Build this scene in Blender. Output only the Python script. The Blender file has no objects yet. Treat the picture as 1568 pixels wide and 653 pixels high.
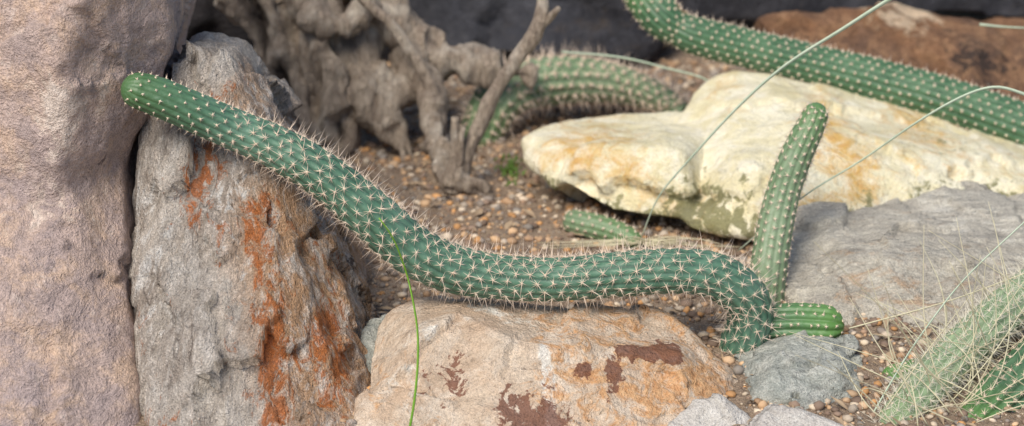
import bpy, bmesh, math, numpy as np
from mathutils import Vector
rng=np.random.default_rng(7)
scene=bpy.context.scene

# ------------------------------------------------------------------ noise
def _h(ix,iy,iz,seed):
    h=(ix.astype(np.uint32)*np.uint32(374761393)+iy.astype(np.uint32)*np.uint32(668265263)
       +iz.astype(np.uint32)*np.uint32(2246822519)+np.uint32((seed*3266489917)&0xffffffff))
    h^=h>>np.uint32(13); h*=np.uint32(1274126177); h^=h>>np.uint32(16)
    h*=np.uint32(2654435761); h^=h>>np.uint32(15)
    return (h&np.uint32(0xffffff)).astype(np.float64)/0xffffff
def vnoise(p,seed=0):
    i=np.floor(p).astype(np.int64); f=p-i; f=f*f*f*(f*(f*6-15)+10)
    r=0
    for dx in (0,1):
        wx=f[:,0] if dx else 1-f[:,0]
        for dy in (0,1):
            wy=f[:,1] if dy else 1-f[:,1]
            for dz in (0,1):
                wz=f[:,2] if dz else 1-f[:,2]
                r=r+_h(i[:,0]+dx,i[:,1]+dy,i[:,2]+dz,seed)*wx*wy*wz
    return r*2-1
def fbm(p,o=4,seed=0):
    r=0;a=1.0;t=0
    for k in range(o):
        r=r+a*vnoise(p*2**k+k*17.3,seed+k); t+=a; a*=.5
    return r/t
def ridged(p,o=4,seed=0):
    r=0;a=1.0;t=0
    for k in range(o):
        r=r+a*(1-2*np.abs(vnoise(p*2**k+k*11.7,seed+k))); t+=a; a*=.5
    return r/t
def chips(p,n,k,seed):
    g=np.random.default_rng(seed)
    lo,hi=p.min(0),p.max(0)
    c=lo+(hi-lo)*g.random((n,3)); d=g.normal(size=(n,3)); d/=np.linalg.norm(d,axis=1)[:,None]
    best=np.full(len(p),1e9); idx=np.zeros(len(p),int)
    pw=p+0.02*np.stack([vnoise(p*30,seed+1),vnoise(p*30,seed+2),vnoise(p*30,seed+3)],1)
    for j in range(n):
        q=((pw-c[j])**2).sum(1); m=q<best; best[m]=q[m]; idx[m]=j
    return ((p-c[idx])*d[idx]).sum(1)*k

# ------------------------------------------------------------------ materials
def srgb(r,g,b):
    f=lambda c:(c/255/12.92) if c/255<=.04045 else ((c/255+.055)/1.055)**2.4
    return (f(r),f(g),f(b),1)
class NT:
    def __init__(s,name):
        s.m=bpy.data.materials.new(name); s.m.use_nodes=True; s.t=s.m.node_tree; s.t.nodes.clear()
        s.out=s.t.nodes.new('ShaderNodeOutputMaterial'); s.b=s.t.nodes.new('ShaderNodeBsdfPrincipled')
        s.t.links.new(s.b.outputs[0],s.out.inputs[0]); s.tc=s.t.nodes.new('ShaderNodeTexCoord').outputs['Object']
    def n(s,ty,**k):
        x=s.t.nodes.new(ty)
        for a,b in k.items(): setattr(x,a,b)
        return x
    def l(s,a,b): s.t.links.new(a,b)
    def put(s,sock,v):
        if isinstance(v,bpy.types.NodeSocket): s.l(v,sock)
        else: sock.default_value=v
    def noise(s,scale,detail=5,rough=.6,vec=None,dist=0):
        x=s.n('ShaderNodeTexNoise'); x.inputs['Scale'].default_value=scale; x.inputs['Detail'].default_value=detail
        x.inputs['Roughness'].default_value=rough; x.inputs['Distortion'].default_value=dist
        s.l(vec if vec is not None else s.tc,x.inputs['Vector']); return x.outputs['Fac']
    def mapping(s,scale,rot=(0,0,0)):
        x=s.n('ShaderNodeMapping'); x.inputs['Scale'].default_value=scale; x.inputs['Rotation'].default_value=rot
        s.l(s.tc,x.inputs['Vector']); return x.outputs[0]
    def math(s,op,a,b=0.0,c=None):
        x=s.n('ShaderNodeMath',operation=op); s.put(x.inputs[0],a); s.put(x.inputs[1],b)
        if c is not None: s.put(x.inputs[2],c)
        return x.outputs[0]
    def rng(s,v,a,b,c=0.0,d=1.0):
        x=s.n('ShaderNodeMapRange'); x.clamp=True; s.put(x.inputs[0],v)
        for i,q in enumerate((a,b,c,d)): x.inputs[i+1].default_value=q
        return x.outputs[0]
    def mix(s,f,a,b,mode='MIX'):
        x=s.n('ShaderNodeMix',data_type='RGBA',blend_type=mode); s.put(x.inputs[0],f); s.put(x.inputs[6],a); s.put(x.inputs[7],b)
        return x.outputs[2]
    def attr(s,name,col=False):
        x=s.n('ShaderNodeAttribute',attribute_name=name); return x.outputs['Color'] if col else x.outputs['Fac']
    def bump(s,h,dist,strength=1.0,nrm=None):
        x=s.n('ShaderNodeBump'); x.inputs['Strength'].default_value=strength; x.inputs['Distance'].default_value=dist
        s.l(h,x.inputs['Height'])
        if nrm is not None: s.l(nrm,x.inputs['Normal'])
        return x.outputs[0]

def rock_mat(name,c1,c2,c3,rust=None,rust2=None,pale=None,dark=None,tan=None,scale=6,grain=.35,bump=.004,stretch=(1,1,1),rot=(0,0,0),crack=.5,sharp=.08,
             spots=None,rough=.85,rustamp=2.6,hollow_amt=.55,hollow_col=(.10,.075,.055,1)):
    s=NT(name)
    mv=s.mapping(stretch,rot)
    n1=s.noise(scale,4,.65,mv,.3); n2=s.noise(scale*3.7,5,.72,mv,.5)
    fine=s.noise(330,2,.7); mid=s.noise(90,4,.78,mv)
    big=s.noise(28,5,.75,mv,.7)
    col=s.mix(s.rng(n1,.38,.62),c1,c2)
    if tan:
        m=s.math('ADD',s.attr('tan'),s.math('MULTIPLY',s.math('SUBTRACT',n2,.5),1.4))
        col=s.mix(s.rng(m,.3,.6,0,.9),col,tan)
    col=s.mix(s.rng(n2,.46,.64,0,.85),col,c3)
    if spots:
        col=s.mix(s.rng(s.noise(scale*7,4,.7,None,.2),.58,.68,0,.7),col,spots)
    if pale:
        m=s.math('ADD',s.attr('pale'),s.math('MULTIPLY',s.math('SUBTRACT',n2,.5),1.9))
        col=s.mix(s.rng(m,.38,.38+sharp*3,0,.85),col,pale)
    if rust:
        m=s.math('ADD',s.attr('rust'),s.math('MULTIPLY',s.math('SUBTRACT',big,.5),rustamp))
        rc=s.mix(s.rng(mid,.38,.6),rust,rust2 or rust)
        col=s.mix(s.rng(m,.42,.42+sharp*5,0,.88),col,rc)
    if dark:
        m=s.math('ADD',s.attr('dark'),s.math('MULTIPLY',s.math('SUBTRACT',s.noise(34,5,.7,None,.5),.5),2.0))
        col=s.mix(s.rng(m,.5,.5+sharp,0,.88),col,dark)
    g=s.math('ADD',s.rng(fine,.3,.7,1-grain*.8,1+grain*.9),s.rng(mid,.3,.7,-grain*.6,grain*.7))
    gc=s.n('ShaderNodeCombineColor')
    for i in range(3): s.l(g,gc.inputs[i])
    col=s.mix(1.0,col,gc.outputs[0],'MULTIPLY')
    # dark tint mixed into the hollows of the stone
    dm=s.math('ADD',s.attr('hollow'),s.math('MULTIPLY',s.math('SUBTRACT',mid,.5),.9))
    col=s.mix(s.rng(dm,.5,1.0,0,hollow_amt),col,hollow_col)
    cn=s.noise(3.5,3,.55,mv,.4)
    cr=s.rng(s.math('ABSOLUTE',s.math('SUBTRACT',cn,.5)),0,.008,1,0)
    cr=s.math('MULTIPLY',cr,s.rng(n1,.45,.6))
    col=s.mix(s.math('MULTIPLY',cr,crack),col,(.08,.065,.055,1))
    s.l(col,s.b.inputs['Base Color']); s.b.inputs['Roughness'].default_value=rough
    s.b.inputs['Specular IOR Level'].default_value=.25
    h=s.math('ADD',big,s.math('MULTIPLY',mid,.5))
    h=s.math('ADD',h,s.math('MULTIPLY',fine,.16))
    s.l(s.bump(h,bump*4.6,1.0),s.b.inputs['Normal'])
    return s.m

# ------------------------------------------------------------------ mesh helpers
def new_obj(name,me,mats=()):
    ob=bpy.data.objects.new(name,me); scene.collection.objects.link(ob)
    for m in mats: me.materials.append(m)
    return ob
def np_mesh(name,V,F,mats,midx=None,smooth=True):
    me=bpy.data.meshes.new(name)
    me.vertices.add(len(V)); me.vertices.foreach_set('co',np.asarray(V,dtype=np.float32).ravel())
    loops=np.concatenate([f.ravel() for f in F]); tot=np.concatenate([np.full(len(f),f.shape[1]) for f in F])
    st=np.concatenate([[0],np.cumsum(tot)[:-1]])
    me.loops.add(len(loops)); me.loops.foreach_set('vertex_index',loops.astype(np.int32))
    me.polygons.add(len(tot)); me.polygons.foreach_set('loop_start',st.astype(np.int32)); me.polygons.foreach_set('loop_total',tot.astype(np.int32))
    if midx is not None: me.polygons.foreach_set('material_index',np.concatenate(midx).astype(np.int32))
    me.polygons.foreach_set('use_smooth',np.full(len(tot),smooth))
    me.update(calc_edges=True); me.validate()
    return new_obj(name,me,mats)
def fattr(me,name,arr):
    a=me.attributes.new(name,'FLOAT','POINT'); a.data.foreach_set('value',np.asarray(arr,dtype=np.float32))
def P(t,k=3):
    return np.array([[float(x) for x in q.split()] for q in t.split(',')])/1000.0
def capsmask(p,caps,yw=.25):
    r=np.zeros(len(p))
    for (a,b,rad,st) in caps:
        a=np.array(a)/1000;b=np.array(b)/1000; sc=np.array([1,yw,1])
        A=a*sc;B=b*sc;q=p*sc; d=B-A; L=(d*d).sum()+1e-9
        t=np.clip(((q-A)@d)/L,0,1); dist=np.linalg.norm(q-A-t[:,None]*d,axis=1)
        r=np.maximum(r,st*np.clip(1-dist/(rad/500),0,1))
    return r
def remeshed(ob,voxel,smooth):
    m=ob.modifiers.new('r','REMESH'); m.mode='VOXEL'; m.voxel_size=voxel; m.use_smooth_shade=True
    if smooth:
        m=ob.modifiers.new('s','SMOOTH'); m.factor=.5; m.iterations=smooth
    dg=bpy.context.evaluated_depsgraph_get(); me=bpy.data.meshes.new_from_object(ob.evaluated_get(dg))
    ob.modifiers.clear(); old=ob.data; ob.data=me; bpy.data.meshes.remove(old)
    n=len(me.vertices); co=np.empty(n*3,np.float32); me.vertices.foreach_get('co',co)
    no=np.empty(n*3,np.float32); me.vertices.foreach_get('normal',no)
    return me,co.reshape(-1,3).astype(float),no.reshape(-1,3).astype(float)
def rock(name,hulls,mat,voxel=.006,smooth=4,low=.010,lf=7,rid=.006,rf=16,fine=.0016,chip=.10,nchip=40,seed=1,stretch=(1,1,1),masks={},clip=.018):
    bm=bmesh.new()
    for h in hulls:
        b2=bmesh.new()
        for v in h: b2.verts.new(v)
        bmesh.ops.convex_hull(b2,input=b2.verts)
        loose=[v for v in b2.verts if not v.link_faces]
        bmesh.ops.delete(b2,geom=loose,context='VERTS')
        tmp=bpy.data.meshes.new('t'); b2.to_mesh(tmp); bm.from_mesh(tmp); bpy.data.meshes.remove(tmp); b2.free()
    me=bpy.data.meshes.new(name); bm.to_mesh(me); bm.free()
    ob=new_obj(name,me)
    me,co,no=remeshed(ob,voxel,smooth)
    q=co*np.array(stretch)
    r_=ridged(q*rf,4,seed+5); f_=fbm(q*70,3,seed+9)
    d=low*fbm(q*lf,3,seed)+rid*r_+fine*f_
    if chip: d=d+np.clip(chips(co*np.array(stretch),nchip,chip,seed),-clip,clip)
    co2=co+no*d[:,None]
    me.vertices.foreach_set('co',co2.astype(np.float32).ravel()); me.update()
    for k,c in masks.items(): fattr(me,k,capsmask(co2,c))
    fattr(me,'hollow',np.clip(.25-r_*.75-f_*.5,0,1))
    me.materials.clear(); me.materials.append(mat)
    me.polygons.foreach_set('use_smooth',np.ones(len(me.polygons),bool))
    return ob
def back(pts,dy,dz=0,sc=1.0):
    p=pts.copy(); c=p.mean(0); p=(p-c)*sc+c; p[:,1]+=dy; p[:,2]+=dz; return p

# ------------------------------------------------------------------ rocks
mB=rock_mat('boulder_granite',srgb(190,168,158),srgb(166,150,148),srgb(204,176,154),scale=5,grain=.3,bump=.003,spots=srgb(208,190,180),pale=srgb(214,200,190),dark=srgb(112,98,96),crack=.35,hollow_amt=.35)
a=P('-541 150 457,-535 120 229,-563 100 140,-603 70 21,-1001 100 470,-1035 0 -4,-662 0 239,-689 -60 22,-625 20 491')
b=P('-599 80 61,-593 50 -37,-607 30 -95,-592 0 -171,-580 -50 -283,-590 -100 -443,-1043 -150 -412,-1015 0 136,-706 -80 -1,-659 -100 -67,-657 -200 -381,-675 0 93,-558 -260 -300,-700 -360 -300,-1050 -400 -300')
rock('large_boulder',[np.vstack([a,back(a,.5)]),np.vstack([b,back(b,.5)])],mB,voxel=.007,smooth=5,low=.014,lf=5,rid=.006,chip=.08,nchip=40,seed=3,
     masks={'dark':[((-690,-60,30),(-620,20,80),12,.5),((-700,-80,-60),(-650,-80,-200),14,.45)],'pale':[((-660,0,200),(-690,-60,50),60,.5)]})
mS=rock_mat('slab_schist',srgb(208,198,188),srgb(170,158,148),srgb(222,214,206),rust=srgb(206,118,54),rust2=srgb(164,100,58),pale=srgb(226,222,218),dark=srgb(96,78,66),tan=srgb(190,150,114),scale=7,stretch=(1.9,1.4,.6),rot=(0,.25,0),grain=.36,bump=.0055,crack=.6,sharp=.06,rustamp=3.0,hollow_amt=.65)
a=P('-537 140 201,-564 110 115,-591 70 10,-609 40 -100,-595 0 -137,-569 -50 -214,-560 -120 -300,-493 150 205,-447 150 200,-412 170 153,-390 190 107,-361 190 56,-299 150 -58,-263 120 -137,-237 100 -203,-234 50 -290,-228 0 -431,-439 90 122,-388 40 12,-355 -30 -89,-343 -100 -210,-294 -150 -300,-487 30 16,-494 -70 -159,-535 -270 -290,-400 -330 -290,-290 -320 -290,-208 -250 -290')
bk=back(a,.22,0,.85); bk=bk[bk[:,1]>.2]
rock('leaning_rock_slab',[np.vstack([a,bk])],mS,voxel=.0045,smooth=1,low=.012,lf=6,rid=.012,rf=12,fine=.0028,chip=.22,nchip=90,seed=12,stretch=(1.4,1,.55),clip=.022,
     masks={'rust':[((-385,0,10),(-362,-80,-90),22,.95),((-362,-90,-90),(-350,-170,-180),26,1.0),((-350,-170,-180),(-335,-220,-260),26,.95),((-290,-60,-140),(-262,-150,-260),24,.95),((-330,80,-40),(-290,50,-130),18,.7),((-470,40,70),(-487,30,16),24,.8),((-563,0,-126),(-560,-40,-160),20,.8),((-450,120,150),(-432,130,120),22,.7),((-500,-100,-200),(-520,-180,-250),25,.6),((-440,0,0),(-420,-80,-120),16,.55)],
            'tan':[((-340,100,-20),(-260,0,-250),90,1.0),((-420,150,150),(-380,150,80),40,.7)],
            'pale':[((-560,80,0),(-540,0,-140),50,.5),((-420,60,60),(-450,20,-20),30,.5),((-400,0,-60),(-420,-60,-160),30,.4)],
            'dark':[((-300,120,-60),(-250,100,-190),24,.45),((-300,-130,-240),(-280,-180,-290),28,.45),((-480,-20,-40),(-470,-60,-100),20,.35)]})
mF=rock_mat('front_sandstone',srgb(206,188,168),srgb(194,168,144),srgb(220,205,188),rust=srgb(200,144,94),rust2=srgb(208,166,122),pale=srgb(222,218,210),dark=srgb(120,78,62),scale=5,grain=.24,bump=.003,crack=.3,sharp=.07)
a=P('-223 -100 -205,-213 -20 -184,-188 0 -162,-148 20 -155,-25 20 -164,78 20 -177,222 10 -179,281 -30 -196,329 -70 -226,354 -100 -244,318 -180 -246,290 -240 -272,225 -360 -300,-185 -370 -300,-218 -240 -245,-132 -100 -143,45 -150 -152,252 -130 -180,-175 100 -293,271 60 -296')
lo=a[[11,12,13]].copy(); lo[:,2]-=.06
rock('flat_rock',[np.vstack([a,lo])],mF,voxel=.0045,smooth=4,low=.009,lf=8,rid=.005,rf=14,fine=.0012,chip=.13,nchip=45,seed=21,
     masks={'dark':[((-70,-220,-150),(-88,-245,-182),22,.95),((0,-290,-205),(62,-300,-222),26,.95),((160,-150,-160),(245,-120,-172),13,.95),((149,-170,-172),(151,-190,-192),14,.9),((-179,-150,-140),(-170,-150,-150),12,.6),((-129,-200,-190),(-125,-200,-192),12,.7),((100,-170,-175),(110,-175,-178),10,.8)],
            'pale':[((48,-160,-160),(60,-260,-228),9,.95),((-138,-200,-157),(-150,-200,-190),30,.5),((-60,-40,-150),(20,-40,-155),20,.5)],
            'rust':[((84,-160,-173),(150,-180,-195),50,.75),((189,-200,-201),(290,-130,-205),60,.75),((100,-50,-158),(250,-50,-175),36,.6),((-180,-200,-220),(-120,-230,-240),40,.45)]})
mG=rock_mat('blue_grey_rock',srgb(176,178,170),srgb(152,156,150),srgb(194,194,186),pale=srgb(208,206,200),dark=srgb(94,94,90),scale=9,grain=.3,bump=.003,stretch=(1,1,1.8),rot=(0,.4,0))
a=P('-234 0 -200,-199 40 -194,-171 50 -196,-225 -100 -256,-145 -100 -256,-232 -60 -228,-180 100 -290')
rock('small_rock',[np.vstack([a])],mG,voxel=.004,smooth=3,low=.004,rid=.003,chip=.1,nchip=12,seed=5,masks={})
a=P('345 -30 -230,387 0 -229,469 0 -218,528 -20 -218,548 -60 -232,548 -120 -256,503 -200 -267,402 -220 -250,348 -180 -243,346 -100 -239,393 -120 -217,502 -120 -211,388 60 -308,543 40 -297')
a[[2,3,10,11],2]+=.012; lo=a[5:9].copy(); lo[:,2]-=.06
rock('small_rock',[np.vstack([a,lo])],mG,voxel=.004,smooth=1,low=.006,rid=.005,rf=20,chip=.25,nchip=30,seed=6,masks={})
mP=rock_mat('pale_rock',srgb(206,200,192),srgb(186,180,174),srgb(216,212,206),rust=srgb(200,172,142),scale=9,grain=.26,bump=.003)
a=P('221 -250 -233,267 -200 -216,306 -200 -212,353 -220 -234,359 -300 -264,204 -300 -264,280 -100 -325,350 -100 -325')
rock('small_rock',[a],mP,voxel=.004,smooth=3,low=.005,rid=.004,chip=.12,nchip=14,seed=7,masks={})
a=P('348 -240 -225,381 -220 -215,428 -230 -217,481 -260 -230,496 -300 -264,333 -320 -252,399 -120 -325,489 -120 -325')
rock('small_rock',[a],mP,voxel=.004,smooth=3,low=.005,rid=.003,chip=.1,nchip=14,seed=8,masks={})
mL=rock_mat('grey_flat_slab',srgb(192,186,174),srgb(170,164,154),srgb(206,200,186),rust=srgb(192,168,142),rust2=srgb(174,146,120),dark=srgb(100,92,86),pale=srgb(212,208,198),scale=7,grain=.32,bump=.004,stretch=(.6,1.2,1.2),rot=(0,.5,.5))
a=P('496 420 -163,554 460 -167,653 500 -166,935 550 -186,1117 550 -193,455 250 -198,454 180 -219,498 120 -235,577 80 -247,687 50 -245,875 50 -234,981 60 -225,562 220 -172,782 220 -184,574 600 -361,1145 650 -384')
lo=a[6:12].copy(); lo[:,2]-=.05
rock('flat_rock',[np.vstack([a,lo])],mL,voxel=.006,smooth=2,low=.010,lf=6,rid=.008,rf=12,chip=.16,nchip=60,seed=31,
     masks={'rust':[((560,150,-200),(800,120,-210),50,.5)],'pale':[((700,450,-165),(820,350,-180),60,.4)],'dark':[((500,120,-235),(900,45,-245),14,.6)]})
mY=rock_mat('yellow_white_rock',srgb(232,225,198),srgb(218,207,168),srgb(238,232,212),rust=srgb(216,174,86),rust2=srgb(198,148,74),pale=srgb(242,240,228),dark=srgb(124,122,84),scale=6,grain=.16,bump=.002,crack=.25,sharp=.14,hollow_amt=.4,hollow_col=(.24,.22,.13,1))
a=P('26 650 -136,34 600 -155,101 500 -174,182 450 -198,95 750 -144,222 800 -142,318 820 -134,137 530 -114,297 480 -100,319 420 -200,389 700 -135,151 850 -333,365 900 -355')
b=P('303 700 -135,349 820 -103,391 850 -78,431 870 -69,505 870 -78,597 870 -112,714 870 -133,809 820 -157,997 800 -204,1168 800 -229,308 420 -213,416 360 -201,505 400 -166,633 450 -163,819 500 -182,1095 550 -205,421 440 -109,552 570 -85,375 1000 -397,973 1000 -397')
rock('quartz_rock',[a,b],mY,voxel=.007,smooth=10,low=.012,lf=6,rid=.006,rf=9,fine=.0008,chip=.07,nchip=30,seed=41,
     masks={'rust':[((110,550,-115),(190,520,-125),50,.95),((94,700,-135),(60,640,-145),26,.7),((586,560,-91),(613,480,-138),52,1.0),((477,400,-179),(640,450,-155),40,.85),((733,700,-122),(800,700,-140),50,.8),((390,780,-90),(430,800,-80),24,.6),((880,600,-160),(1000,600,-180),50,.5),((240,460,-160),(330,440,-175),36,.6)],
            'dark':[((182,450,-205),(320,420,-205),28,.85),((319,430,-175),(418,400,-195),42,.82),((418,395,-154),(405,400,-120),22,.6),((730,470,-180),(900,500,-195),32,.7),((60,530,-170),(180,455,-195),18,.7),((560,420,-185),(640,450,-178),20,.6),((740,640,-135),(830,640,-150),24,.5)]})  # 'dark': lichen, plus shade painted along the rock's lower front
mW=rock_mat('brown_rock',srgb(146,108,80),srgb(112,88,74),srgb(172,134,102),dark=srgb(66,56,52),pale=srgb(226,202,172),scale=6,grain=.4,bump=.005)
a=P('519 1100 -63,606 1150 -48,709 1200 -50,846 1200 -47,986 1200 -78,1083 1200 -107,1295 1200 -125,543 950 -113,806 930 -182,1225 900 -255,686 1050 -71,949 1020 -103,622 1500 -285,1374 1500 -317')
lo=a[[7,8,9]].copy(); lo[:,2]-=.1
rock('brown_rock',[np.vstack([a,lo])],mW,voxel=.010,smooth=2,low=.018,rid=.014,rf=8,chip=.16,nchip=40,seed=51,masks={'pale':[((760,1180,-50),(860,1180,-50),26,.8)],'dark':[((560,1000,-110),(700,980,-130),40,.6),((900,1050,-100),(1000,1000,-130),40,.6)]})
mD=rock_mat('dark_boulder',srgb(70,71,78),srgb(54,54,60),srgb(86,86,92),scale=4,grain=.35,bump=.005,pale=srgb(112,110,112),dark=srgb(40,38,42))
a=P('-331 1450 -260,-241 1600 146,332 1600 146,328 1400 -189,282 1350 -214,23 1300 -192,0 1420 0,250 1400 -20,-200 1500 0')
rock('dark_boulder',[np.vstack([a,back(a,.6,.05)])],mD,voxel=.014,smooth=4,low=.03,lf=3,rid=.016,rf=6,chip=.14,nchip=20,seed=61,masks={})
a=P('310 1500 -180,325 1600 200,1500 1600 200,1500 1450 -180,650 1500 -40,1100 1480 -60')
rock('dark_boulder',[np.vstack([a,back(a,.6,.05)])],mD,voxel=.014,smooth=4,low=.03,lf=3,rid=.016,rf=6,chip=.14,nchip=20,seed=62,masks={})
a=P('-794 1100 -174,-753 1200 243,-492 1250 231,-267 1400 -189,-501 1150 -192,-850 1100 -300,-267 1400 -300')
mK=rock_mat('boulder_painted_shade',srgb(50,47,50),srgb(38,36,39),srgb(62,58,60),scale=4,grain=.3,bump=.005)  # deep shade of the cavity painted in as a very dark rock colour
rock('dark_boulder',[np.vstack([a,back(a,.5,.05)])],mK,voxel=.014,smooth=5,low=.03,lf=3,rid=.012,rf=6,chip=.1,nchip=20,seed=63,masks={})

# ------------------------------------------------------------------ ground
def gz(x,y):
    p=np.stack([x,y,np.zeros_like(x)],1)
    return -.240+.012*fbm(p*4,3,77)+.004*fbm(p*25,3,78)
def axis(a,b,n,far):
    g=np.geomspace(.02,far,30); return np.concatenate([a-g[::-1],np.linspace(a,b,n),b+g])
xs=axis(-1.2,1.6,330,60); ys=axis(-.7,1.9,330,60)
X,Y=np.meshgrid(xs,ys); nx,ny=len(xs),len(ys)
Z=gz(X.ravel(),Y.ravel()); V=np.stack([X.ravel(),Y.ravel(),Z],1)
i=np.arange(nx-1)[None,:]+np.arange(ny-1)[:,None]*nx; i=i.ravel()
s=NT('soil')
n1=s.noise(9,4,.65); n2=s.noise(130,4,.75); n3=s.noise(420,2,.7)
col=s.mix(s.rng(n1,.35,.65),srgb(142,122,104),srgb(170,148,126)); col=s.mix(s.rng(n2,.45,.7,0,.85),col,srgb(96,80,68)); col=s.mix(s.rng(n3,.52,.66,0,.8),col,srgb(208,186,162))
s.l(col,s.b.inputs['Base Color']); s.b.inputs['Roughness'].default_value=.95
s.l(s.bump(s.math('ADD',n2,s.math('MULTIPLY',n3,.5)),.008,1),s.b.inputs['Normal'])
np_mesh('ground',V,[np.stack([i,i+1,i+1+nx,i+nx],1)],[s.m])

def gravel(name,N,area,rmin,rmax,seed,pal,pw=2.2):
    g=np.random.default_rng(seed)
    bm=bmesh.new(); bmesh.ops.create_icosphere(bm,subdivisions=1,radius=1)
    bv=np.array([v.co[:] for v in bm.verts]); bf=np.array([[v.index for v in f.verts] for f in bm.faces]); bm.free()
    x=area[0]+(area[1]-area[0])*g.random(N); y=area[2]+(area[3]-area[2])*g.random(N)
    r=rmin*(rmax/rmin)**(g.random(N)**pw)
    V=bv[None]*(1+.36*(g.random((N,len(bv),1))-.5)); V=V*(r[:,None]*(1+.5*(g.random((N,3))-.5)))[:,None,:]*np.array([1.15,1.1,.72])
    an=g.random(N)*6.283; c,s_=np.cos(an)[:,None],np.sin(an)[:,None]
    V=np.stack([V[...,0]*c-V[...,1]*s_,V[...,0]*s_+V[...,1]*c,V[...,2]+V[...,0]*(.5*(g.random((N,1))-.5))],2)
    V+=np.stack([x,y,gz(x,y)+r*.35],1)[:,None,:]
    F=(bf[None]+np.arange(N)[:,None,None]*len(bv)).reshape(-1,3)
    pal=np.array([srgb(*p) for p in pal]); c=pal[g.integers(0,len(pal),N)]*(.75+.5*g.random((N,1))); c[:,3]=1
    s=NT(name+'_mat'); col=s.attr('Col',True); n=s.noise(300,3,.7)
    col=s.mix(s.rng(n,.3,.7,.0,.3),col,(.16,.12,.09,1)); s.l(col,s.b.inputs['Base Color']); s.b.inputs['Roughness'].default_value=.8
    ob=np_mesh(name,V.reshape(-1,3),[F],[s.m])
    a=ob.data.color_attributes.new('Col','FLOAT_COLOR','POINT'); a.data.foreach_set('color',np.repeat(c,len(bv),0).astype(np.float32).ravel())
    return ob
gravel('gravel',22000,(-.45,1.1,-.35,1.4),.0018,.0100,5,[(204,172,138),(180,146,114),(216,198,174),(160,132,110),(206,154,100),(140,118,102),(208,172,134),(182,168,152),(120,100,86),(154,142,132),(214,196,174),(150,142,134)],2.1)

# ------------------------------------------------------------------ tubes
def catmull(pts,ds):
    p=np.vstack([2*pts[0]-pts[1],pts,2*pts[-1]-pts[-2]]); out=[]
    for k in range(1,len(p)-2):
        t=np.linspace(0,1,30,endpoint=False)[:,None]
        a,b,c,d=p[k-1],p[k],p[k+1],p[k+2]
        out.append(.5*((2*b)+(-a+c)*t+(2*a-5*b+4*c-d)*t**2+(-a+3*b-3*c+d)*t**3))
    out.append(p[-2][None]); q=np.vstack(out)
    s=np.concatenate([[0],np.cumsum(np.linalg.norm(np.diff(q[:,:3],axis=0),axis=1))])
    return q,s
def frames(C):
    T=np.gradient(C,axis=0); T/=np.linalg.norm(T,axis=1)[:,None]
    N=np.zeros_like(C); n=np.cross(T[0],[0,1,0.1]); n/=np.linalg.norm(n)
    for k in range(len(C)):
        n=n-T[k]*(n@T[k]); n/=np.linalg.norm(n); N[k]=n
    return T,N,np.cross(T,N)
def tube(pts,sides=6,ds=.01,flat=1.0):
    q,s=catmull(pts,ds); n=max(4,int(s[-1]/ds)); ss=np.linspace(0,s[-1],n)
    Q=np.stack([np.interp(ss,s,q[:,j]) for j in range(4)],1); T,N,B=frames(Q[:,:3])
    th=np.linspace(0,2*np.pi,sides,endpoint=False)
    V=Q[:,None,:3]+Q[:,None,3:4]*(N[:,None]*np.cos(th)[None,:,None]+flat*B[:,None]*np.sin(th)[None,:,None])
    i=np.arange(n-1)[:,None]*sides; j=np.arange(sides)[None]; j2=(j+1)%sides
    F=np.stack([i+j,i+j2,i+sides+j2,i+sides+j],2).reshape(-1,4)
    V=V.reshape(-1,3)
    V=np.vstack([V,Q[0,:3],Q[-1,:3]]); m=len(V)
    jj=np.arange(sides); f1=np.stack([(jj+1)%sides,jj,np.full(sides,m-2)],1); f2=np.stack([jj+(n-1)*sides,(jj+1)%sides+(n-1)*sides,np.full(sides,m-1)],1)
    return V,F,np.vstack([f1,f2])

# ------------------------------------------------------------------ dead tree root stump
parts=[('-565 950 136,-492 930 23,-455 910 -65,-428 880 -150,-392 850 -238',(54,50,42,36,28)),
('-441 970 117,-379 930 16,-366 890 -69,-349 870 -157,-329 850 -242',(54,50,40,34,24)),
('-500 1010 120,-430 1000 10,-405 980 -90,-395 940 -180',(46,46,42,30)),
('-270 1000 108,-288 970 -4,-305 930 -72,-326 900 -144',(42,40,40,32)),
('-330 960 90,-257 960 25,-187 950 -52,-109 930 -79,-31 920 -89,40 920 -107',(38,38,38,35,30,17)),
('-212 930 -55,-198 900 -102,-249 860 -142,-233 840 -197,-200 810 -247',(36,32,22,22,15)),
('-307 880 -109,-273 860 -170,-237 840 -217,-184 800 -250',(34,25,20,12)),
('-171 880 -82,-153 800 -147,-136 740 -191,-118 660 -245',(20,18,18,24)),
('-428 880 -150,-470 860 -200,-500 830 -250',(28,24,18)),
('-360 930 -40,-300 900 -90,-240 890 -110',(30,24,22)),
('-400 870 40,-330 880 10,-270 900 60',(22,24,20)),
('-120 660 -200,-60 640 -235,-20 620 -250',(14,12,6))]
Vs=[];F4=[];F3=[];off=0
for t,r in parts:
    p=np.hstack([P(t),np.array(r)[:,None]/1000]); V,a,b=tube(p,12,.012); Vs.append(V);F4.append(a+off);F3.append(b+off);off+=len(V)
s=NT('weathered_wood')
mv=s.mapping((3,3,1),(0,.3,0)); n1=s.noise(9,4,.7,mv,.5); n2=s.noise(40,5,.7,mv,.8)
col=s.mix(s.rng(n1,.35,.65),srgb(192,176,158),srgb(158,141,126)); col=s.mix(s.rng(n2,.5,.68,0,.7),col,srgb(104,88,76)); col=s.mix(s.rng(s.noise(14,3,.6),.54,.7,0,.85),col,srgb(216,205,190))
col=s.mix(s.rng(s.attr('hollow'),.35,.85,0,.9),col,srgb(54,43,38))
s.l(col,s.b.inputs['Base Color']); s.b.inputs['Roughness'].default_value=.9; s.l(s.bump(n2,.016,1),s.b.inputs['Normal'])
mRoot=s.m
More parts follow.
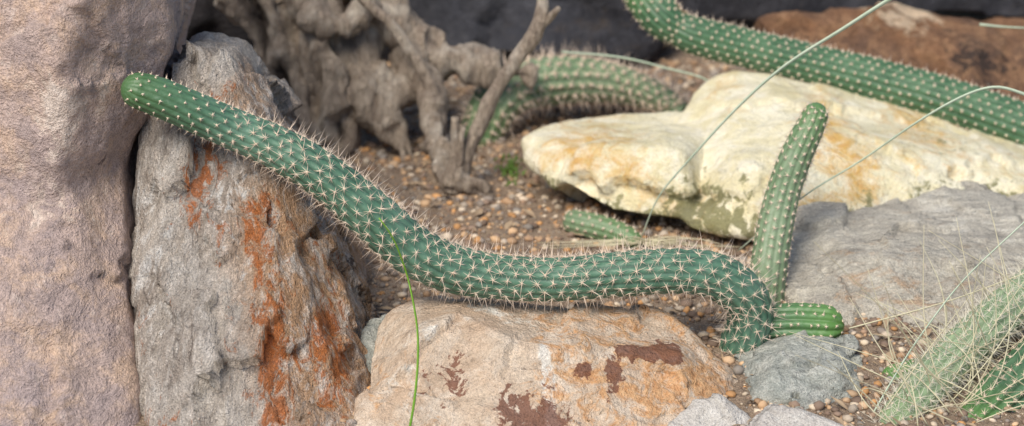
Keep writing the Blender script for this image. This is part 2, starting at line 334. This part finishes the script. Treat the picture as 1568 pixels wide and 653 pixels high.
stump=np_mesh('dead_tree_stump',np.vstack(Vs),[np.vstack(F4),np.vstack(F3)],[mRoot])
me,co,no=remeshed(stump,.006,2)
rd=ridged(co*np.array([26,26,9]),3,91); pit=np.clip(fbm(co*np.array([18,18,11]),2,99)-.08,0,1)*4
d=.014*fbm(co*np.array([16,16,8]),3,90)+.017*rd-.022*pit
me.vertices.foreach_set('co',(co+no*d[:,None]).astype(np.float32).ravel()); me.update(); me.materials.clear(); me.materials.append(mRoot)
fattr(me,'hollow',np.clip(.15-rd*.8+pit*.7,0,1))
tw=[('58 720 152,49 700 71,13 700 14,-29 690 -47,-60 680 -115,-88 670 -176,-111 660 -245',(9,14,15,14,14,15,22)),
('85 680 109,67 700 84,41 700 56,13 700 14',(5,8,10,10)),('-292 850 87,-231 840 25,-181 830 -44,-154 820 -101,-150 800 -150',(11,11,12,13,12)),
('-107 660 -94,-105 660 -159,-113 650 -228',(7,11,17)),('-90 655 -110,-98 655 -170,-108 650 -228',(5,8,12))]
Vs=[];F4=[];F3=[];off=0
for t,r in tw:
    p=np.hstack([P(t),np.array(r)[:,None]/1000]); V,a,b=tube(p,10,.008)
    V=V+.004*np.stack([fbm(V*30,2,1),fbm(V*30,2,2),fbm(V*30,2,3)],1)
    Vs.append(V);F4.append(a+off);F3.append(b+off);off+=len(V)
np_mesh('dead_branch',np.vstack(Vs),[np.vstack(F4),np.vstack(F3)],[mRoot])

# ------------------------------------------------------------------ cactus
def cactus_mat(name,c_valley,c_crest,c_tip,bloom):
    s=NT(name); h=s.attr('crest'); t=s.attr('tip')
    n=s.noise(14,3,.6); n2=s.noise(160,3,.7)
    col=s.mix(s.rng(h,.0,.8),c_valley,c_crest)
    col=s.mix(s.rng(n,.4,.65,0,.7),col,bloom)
    col=s.mix(s.math('MULTIPLY',t,.85),col,c_tip)
    col=s.mix(s.rng(n2,.5,.75,0,.2),col,(.3,.36,.30,1))
    col=s.mix(s.rng(s.noise(38,4,.7,None,.4),.68,.75,0,.5),col,srgb(150,140,110))
    col=s.mix(s.rng(s.math('ADD',s.attr('scar'),s.math('MULTIPLY',n2,.3)),.5,.8,0,.8),col,srgb(150,112,80))
    s.l(col,s.b.inputs['Base Color']); s.b.inputs['Roughness'].default_value=.45; s.b.inputs['Specular IOR Level'].default_value=.45
    s.l(s.bump(n2,.0012,.5),s.b.inputs['Normal']); return s.m
def plain(name,c,r=.6,var=None):
    s=NT(name)
    if var: s.l(s.mix(s.noise(60,2,.5),c,var),s.b.inputs['Base Color'])
    else: s.b.inputs['Base Color'].default_value=c
    s.b.inputs['Roughness'].default_value=r; return s.m
mSp=plain('spine',srgb(244,230,210),.45,srgb(224,196,176)); mSpW=plain('white_spine',srgb(236,232,218),.5,srgb(216,208,188))
mAr=plain('areole',srgb(236,224,198),.9,srgb(210,188,156))
mC1=cactus_mat('cactus_skin',srgb(50,80,66),srgb(78,116,94),srgb(72,106,58),srgb(100,136,116))
mC2=cactus_mat('cactus_skin_green',srgb(46,76,52),srgb(70,106,74),srgb(94,138,62),srgb(86,120,88))
mC4=cactus_mat('cactus_skin_dusty',srgb(88,110,80),srgb(114,138,104),srgb(84,122,70),srgb(132,150,120))
mC3=cactus_mat('cactus_skin_pale',srgb(100,122,90),srgb(138,160,126),srgb(116,142,94),srgb(152,168,134))

def stem(name,pts,nr,spacing,mat,spm,ds=.003,Lr=.011,Lc=.022,nrad=8,ncen=2,depth=.05,tub=.03,cap0=True,cap1=False,short=(0,0),thick=.0006,seed=0,tipgreen=.12,wob=.006,twist=.0,ar=.0019,scars=None):
    g=np.random.default_rng(seed+100)
    q,s=catmull(pts,ds); Lt=s[-1]; r0=pts[0,3]; r1=pts[-1,3]
    ss=np.arange(0,Lt,ds)
    if cap0: ss=np.concatenate([r0*(1-np.cos(np.linspace(0,np.pi/2,12)))[:-1],ss[ss>r0]])
    if cap1: ss=np.concatenate([ss[ss<Lt-r1],Lt-r1*(1-np.cos(np.linspace(0,np.pi/2,12)))[::-1]])
    def ctr(x): return np.stack([np.interp(x,s,q[:,j]) for j in range(4)],1)
    fs=np.linspace(0,Lt,600); fc=ctr(fs)[:,:3]
    for _ in range(6): fc[1:-1]=(fc[:-2]+2*fc[1:-1]+fc[2:])/4
    T,N,B=frames(fc)
    def fr(A,x):
        v=np.stack([np.interp(x,fs,A[:,j]) for j in range(3)],1); return v/np.linalg.norm(v,axis=1)[:,None]
    def surf(x,th):
        Q=ctr(x); r=Q[:,3].copy()
        if cap0: u=np.clip((r0-x)/r0,0,1); r=r*np.sqrt(np.clip(1-u*u,1e-5,1))
        if cap1: u=np.clip((x-(Lt-r1))/r1,0,1); r=r*np.sqrt(np.clip(1-u*u,1e-5,1))
        ph=nr*th; k=np.round(th*nr/(2*np.pi)); h=np.abs(np.cos(ph/2))
        tt=.5+.5*np.cos(2*np.pi*(x/spacing+.5*(k%2)))
        w=1+wob*np.sin(x*45+seed)+wob*.7*np.sin(x*110+1.3)
        rr=r*w*(1-depth*(1-h)+tub*(h**2)*(tt-.5))
        a=th+twist*x
        d=fr(N,x)*np.cos(a)[:,None]+fr(B,x)*np.sin(a)[:,None]
        c=np.stack([np.interp(x,fs,fc[:,j]) for j in range(3)],1)
        return c+d*rr[:,None],d,h*(.85+.15*tt),r
    sg=nr*8; th=np.linspace(0,2*np.pi,sg,endpoint=False)
    n=len(ss); X=np.repeat(ss,sg); TH=np.tile(th,n)
    V,_,H,_=surf(X,TH)
    tip=np.clip(1-X/tipgreen,0,1)
    if cap1 and not cap0: tip=np.clip(1-(Lt-X)/tipgreen,0,1)
    i=np.arange(n-1)[:,None]*sg; j=np.arange(sg)[None]; j2=(j+1)%sg
    F=np.stack([i+j,i+j2,i+sg+j2,i+sg+j],2).reshape(-1,4)
    ax=[];at=[]
    for k in range(nr):
        m=np.arange(0,int(Lt/spacing)+1); x=(m+.5*(k%2))*spacing
        x=x[(x>(.006 if cap0 else .002))&(x<Lt-.004)]; ax.append(x); at.append(np.full(len(x),2*np.pi*k/nr))
    ax=np.concatenate(ax);at=np.concatenate(at); ax=ax+g.normal(0,.0014,len(ax)); ax=np.clip(ax,.003,Lt-.003)
    at=at+g.normal(0,.022,len(at))
    Ppos,Dn,_,Rr=surf(ax,at)
    e=1e-3; P2,_,_,_=surf(np.clip(ax+e,0,Lt),at); Ax=P2-Ppos; Ax/=np.linalg.norm(Ax,axis=1)[:,None]+1e-9
    Bt=np.cross(Ax,Dn); Bt/=np.linalg.norm(Bt,axis=1)[:,None]; Nn=np.cross(Bt,Ax); Nn*=np.sign((Nn*Dn).sum(1))[:,None]
    lf=np.ones(len(ax))
    if short[1]>0: lf=short[0]+(1-short[0])*np.clip((ax-short[1]*.35)/short[1],0,1)
    na=len(ax)
    SB=[];SD=[];SL=[]
    for k in range(nrad):
        phi=2*np.pi*(k+.5)/nrad+g.normal(0,.22,na); el=np.radians(g.uniform(10,34,na))
        SB.append(Ppos);SD.append((Ax*np.cos(phi)[:,None]+Bt*np.sin(phi)[:,None])*np.cos(el)[:,None]+Nn*np.sin(el)[:,None]);SL.append(Lr*lf*g.uniform(.6,1.25,na))
    for k in range(ncen):
        phi=g.uniform(0,6.28,na); el=np.radians(g.uniform(48,88,na))
        SB.append(Ppos);SD.append((Ax*np.cos(phi)[:,None]+Bt*np.sin(phi)[:,None])*np.cos(el)[:,None]+Nn*np.sin(el)[:,None]);SL.append(Lc*lf*g.uniform(.4,1.25,na))
    SB=np.vstack(SB);SD=np.vstack(SD);SL=np.concatenate(SL)
    up=np.where(np.abs(SD[:,2:3])<.9,np.array([[0,0,1.]]),np.array([[1.,0,0]])); U=np.cross(SD,up);U/=np.linalg.norm(U,axis=1)[:,None];W=np.cross(SD,U)
    ang=[0,2.094,4.188]; ms=len(SB)
    SV=np.stack([SB+thick*(U*math.cos(a)+W*math.sin(a)) for a in ang]+[SB+SD*SL[:,None]],1).reshape(-1,3)
    b=np.arange(ms)[:,None]*4; SF=np.stack([np.hstack([b,b+1,b+3]),np.hstack([b+1,b+2,b+3]),np.hstack([b+2,b,b+3])],1).reshape(-1,3)
    o=np.array([[1,0,0],[-1,0,0],[0,1,0],[0,-1,0],[0,0,.8],[0,0,-.6]]); of=np.array([[0,2,4],[2,1,4],[1,3,4],[3,0,4],[2,0,5],[1,2,5],[3,1,5],[0,3,5]])
    sz=ar*g.uniform(.8,1.2,na)
    AV=(Ppos[:,None]+sz[:,None,None]*(o[None,:,0:1]*Ax[:,None]+o[None,:,1:2]*Bt[:,None]+o[None,:,2:3]*Nn[:,None])).reshape(-1,3)
    AF=(of[None]+np.arange(na)[:,None,None]*6).reshape(-1,3)
    nv=len(V); VV=np.vstack([V,SV,AV])
    ob=np_mesh(name,VV,[F,SF+nv,AF+nv+len(SV)],[mat,spm,mAr],[np.zeros(len(F)),np.ones(len(SF)),np.full(len(AF),2)])
    z=np.zeros(len(VV)-nv)
    fattr(ob.data,'crest',np.concatenate([H,z])); fattr(ob.data,'tip',np.concatenate([tip,z]))
    if scars: fattr(ob.data,'scar',capsmask(VV,scars,1))
    return ob
def C(t,r): return np.hstack([P(t),np.array(r,float)[:,None]/1000])
main=C('-578 -12 212,-558 -5 202,-521 0 186,-427 10 137,-355 5 105,-281 -10 63,-208 -20 0,-154 -20 -52,-95 -15 -86,-24 -10 -103,67 -10 -108,168 -5 -101,249 0 -98,306 10 -108,346 15 -131,371 20 -162,375 20 -199,365 20 -240,356 20 -285',
       (25,27,30,31,33,35,38,39,38,35,34,35,35,36,37,37,37,36,34))
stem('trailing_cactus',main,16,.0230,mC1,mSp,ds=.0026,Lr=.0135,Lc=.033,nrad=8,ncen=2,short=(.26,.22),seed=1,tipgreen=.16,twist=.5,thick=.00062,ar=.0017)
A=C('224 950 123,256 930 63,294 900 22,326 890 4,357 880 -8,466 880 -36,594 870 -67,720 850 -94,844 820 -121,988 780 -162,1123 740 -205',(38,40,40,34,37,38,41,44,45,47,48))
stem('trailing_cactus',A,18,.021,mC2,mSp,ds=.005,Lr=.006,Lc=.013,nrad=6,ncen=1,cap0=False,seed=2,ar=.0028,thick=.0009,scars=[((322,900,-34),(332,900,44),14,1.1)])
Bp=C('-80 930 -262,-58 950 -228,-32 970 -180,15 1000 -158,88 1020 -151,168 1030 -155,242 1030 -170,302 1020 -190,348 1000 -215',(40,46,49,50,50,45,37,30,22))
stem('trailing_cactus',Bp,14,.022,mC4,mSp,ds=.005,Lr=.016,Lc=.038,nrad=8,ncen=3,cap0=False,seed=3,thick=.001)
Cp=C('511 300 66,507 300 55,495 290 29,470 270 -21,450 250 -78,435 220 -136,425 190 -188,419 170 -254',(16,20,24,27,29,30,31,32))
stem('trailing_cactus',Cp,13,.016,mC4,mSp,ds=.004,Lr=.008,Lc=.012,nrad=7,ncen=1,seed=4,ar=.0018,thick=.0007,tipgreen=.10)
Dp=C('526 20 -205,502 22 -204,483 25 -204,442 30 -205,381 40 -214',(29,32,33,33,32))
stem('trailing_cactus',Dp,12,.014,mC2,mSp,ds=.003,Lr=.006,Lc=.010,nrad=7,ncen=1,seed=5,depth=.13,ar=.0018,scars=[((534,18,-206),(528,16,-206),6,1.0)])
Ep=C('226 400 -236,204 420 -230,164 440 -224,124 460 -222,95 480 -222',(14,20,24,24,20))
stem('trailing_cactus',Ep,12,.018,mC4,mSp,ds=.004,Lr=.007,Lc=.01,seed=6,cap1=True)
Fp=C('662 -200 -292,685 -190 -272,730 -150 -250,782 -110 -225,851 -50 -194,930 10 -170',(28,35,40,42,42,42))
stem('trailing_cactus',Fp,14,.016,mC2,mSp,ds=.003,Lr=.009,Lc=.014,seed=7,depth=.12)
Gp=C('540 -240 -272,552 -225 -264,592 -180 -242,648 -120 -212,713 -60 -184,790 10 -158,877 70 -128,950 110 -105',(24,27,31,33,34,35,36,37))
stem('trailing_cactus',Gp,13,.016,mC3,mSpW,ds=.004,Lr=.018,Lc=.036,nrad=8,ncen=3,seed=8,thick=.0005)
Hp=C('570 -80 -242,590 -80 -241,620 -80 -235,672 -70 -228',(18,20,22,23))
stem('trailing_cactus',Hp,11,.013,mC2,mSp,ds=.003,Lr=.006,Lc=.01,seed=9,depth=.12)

# ------------------------------------------------------------------ grasses
def strands(name,items,mat,flat=.35):
    Vs=[];F4=[];F3=[];off=0
    for p in items:
        V,a,b=tube(p,5,.012,flat); Vs.append(V);F4.append(a+off);F3.append(b+off);off+=len(V)
    return np_mesh(name,np.vstack(Vs),[np.vstack(F4),np.vstack(F3)],[mat])
def G(t,r0,r1=None):
    p=P(t); r=np.linspace(r0,r1 if r1 is not None else r0*.4,len(p))/1000; return np.hstack([p,r[:,None]])
mGr=plain('green_blade',srgb(124,168,48),.5,srgb(96,144,40)); mDry=plain('dry_blade',srgb(226,218,190),.6,srgb(190,184,150)); mSage=plain('pale_green_blade',srgb(204,214,194),.5,srgb(164,184,160))
strands('green_grass_blade',[G('-169 -400 -240,-150 -370 -200,-139 -270 -165,-139 -170 -125,-154 -80 -87,-169 -76 -32,-182 -80 2,-198 -82 28',2.4,1.1)],mGr)
strands('long_grass',[G('228 390 -215,256 380 -133,309 370 -56,382 360 38,453 340 118,543 320 190,625 300 255,700 285 300',1.0,4.4),
  G('393 350 -225,493 300 -101,591 320 -42,668 290 35,737 280 85,789 280 103,833 280 94,867 280 76,900 280 40',1.2,3.6),
  G('518 -220 -260,583 -150 -184,629 -100 -143,693 -50 -85,796 0 -4,850 10 50',1.6,1.3),
  G('96 850 -31,210 850 -42,299 850 -64,376 850 -87,430 840 -130',2.6,1.6),G('887 800 41,937 800 36,1012 800 33',3)],mSage)
items=[G('530 0 -198,679 0 -151,822 20 -104,900 30 -90',1.5)]
g=np.random.default_rng(3)
for k in range(34):
    b=np.array([.232+g.normal(0,.006),.395+g.normal(0,.006),-.232]); a=g.uniform(-2.9,2.9) if k>6 else g.uniform(-.6,.5); L=g.uniform(.05,.17); el=g.uniform(.05,.9)
    d=np.array([math.sin(a)*math.cos(el)*1.2,-abs(math.cos(a))*math.cos(el)*.4,math.sin(el)*.7]); pts=[b+d*L*t+np.array([0,0,-.35*L*t*t]) for t in (0,.35,.7,1)]
    pts=np.array(pts); pts[:,2]=np.maximum(pts[:,2],-.228); items.append(np.hstack([pts,np.array([[.0014],[.0013],[.001],[.0005]])]))
for k in range(130):
    t=g.random(); b=np.array([.58+.32*t+g.normal(0,.03),-.22+.22*t+g.normal(0,.04),-.235]); a=g.uniform(-1.6,1.3); L=g.uniform(.08,.24)
    d=np.array([math.sin(a)*.8,g.normal(0,.35),g.uniform(.1,.9)]); d/=np.linalg.norm(d); cv=g.normal(0,.5,3)
    pts=np.array([b+d*L*u+cv*L*u*u*.7 for u in (0,.3,.6,1)]); pts[:,2]=np.maximum(pts[:,2],-.235)
    items.append(np.hstack([pts,np.array([[.0012],[.0011],[.0009],[.0004]])]))
strands('dry_grass',items,mDry,.5)
its=[]
for k in range(60):
    b=np.array([-.005+g.normal(0,.016),.75+g.normal(0,.03),-.236]); d=np.array([g.normal(0,.6),g.normal(0,.6),.7]); L=g.uniform(.008,.016)
    its.append(np.hstack([np.array([b,b+d*L*.6,b+d*L]),np.array([[.0016],[.0018],[.0005]])]))
strands('small_weed',its,plain('weed_green',srgb(96,130,50),.6))
N=1100; x=g.uniform(-.4,1.05,N); y=g.uniform(-.3,1.3,N); z=gz(x,y)+.007; an=g.uniform(0,6.28,N); L=g.uniform(.005,.018,N); w=L*g.uniform(.1,.5,N)
ux=np.stack([np.cos(an),np.sin(an),g.normal(0,.3,N)],1); uy=np.stack([-np.sin(an),np.cos(an),g.normal(0,.3,N)],1); c=np.stack([x,y,z],1)
V=np.stack([c-ux*L[:,None],c+uy*w[:,None]+[0,0,.002],c+ux*L[:,None],c-uy*w[:,None]+[0,0,.002]],1).reshape(-1,3)
i=np.arange(N)*4; np_mesh('leaf_litter',V,[np.stack([i,i+1,i+2],1),np.stack([i,i+2,i+3],1)],[plain('dead_leaf',srgb(118,96,78),.8,srgb(192,170,140))],smooth=False)

# ------------------------------------------------------------------ light
L=Vector((-.30,-.52,.80)).normalized(); el=math.asin(L.z); az=math.atan2(L.x,L.y)
w=bpy.data.worlds.new('World'); scene.world=w; w.use_nodes=True; nt=w.node_tree; bg=nt.nodes['Background']
sky=nt.nodes.new('ShaderNodeTexSky'); sky.sky_type='NISHITA'; sky.sun_disc=False; sky.sun_elevation=el; sky.sun_rotation=az%(2*math.pi)
nt.links.new(sky.outputs[0],bg.inputs[0]); bg.inputs[1].default_value=.125
sd=bpy.data.lights.new('sun','SUN'); sd.energy=4.0; sd.angle=math.radians(32); sd.color=(1,.92,.79)
so=bpy.data.objects.new('sun',sd); scene.collection.objects.link(so); so.rotation_euler=L.to_track_quat('Z','Y').to_euler()
# ------------------------------------------------------------------ camera
cd=bpy.data.cameras.new('camera'); cam=bpy.data.objects.new('camera',cd); scene.collection.objects.link(cam); scene.camera=cam
sn=.4; cs=math.sqrt(1-sn*sn)
cam.location=(0,-3*cs,3*sn); cam.rotation_euler=(math.pi/2-math.asin(sn),0,0)
cd.sensor_width=36; cd.lens=36*3/1.568; cd.clip_end=300; cd.clip_start=.05
cd.dof.use_dof=True; cd.dof.focus_distance=2.98; cd.dof.aperture_fstop=2.6
scene.view_settings.view_transform='Standard'; scene.view_settings.look='None'; scene.view_settings.exposure=0
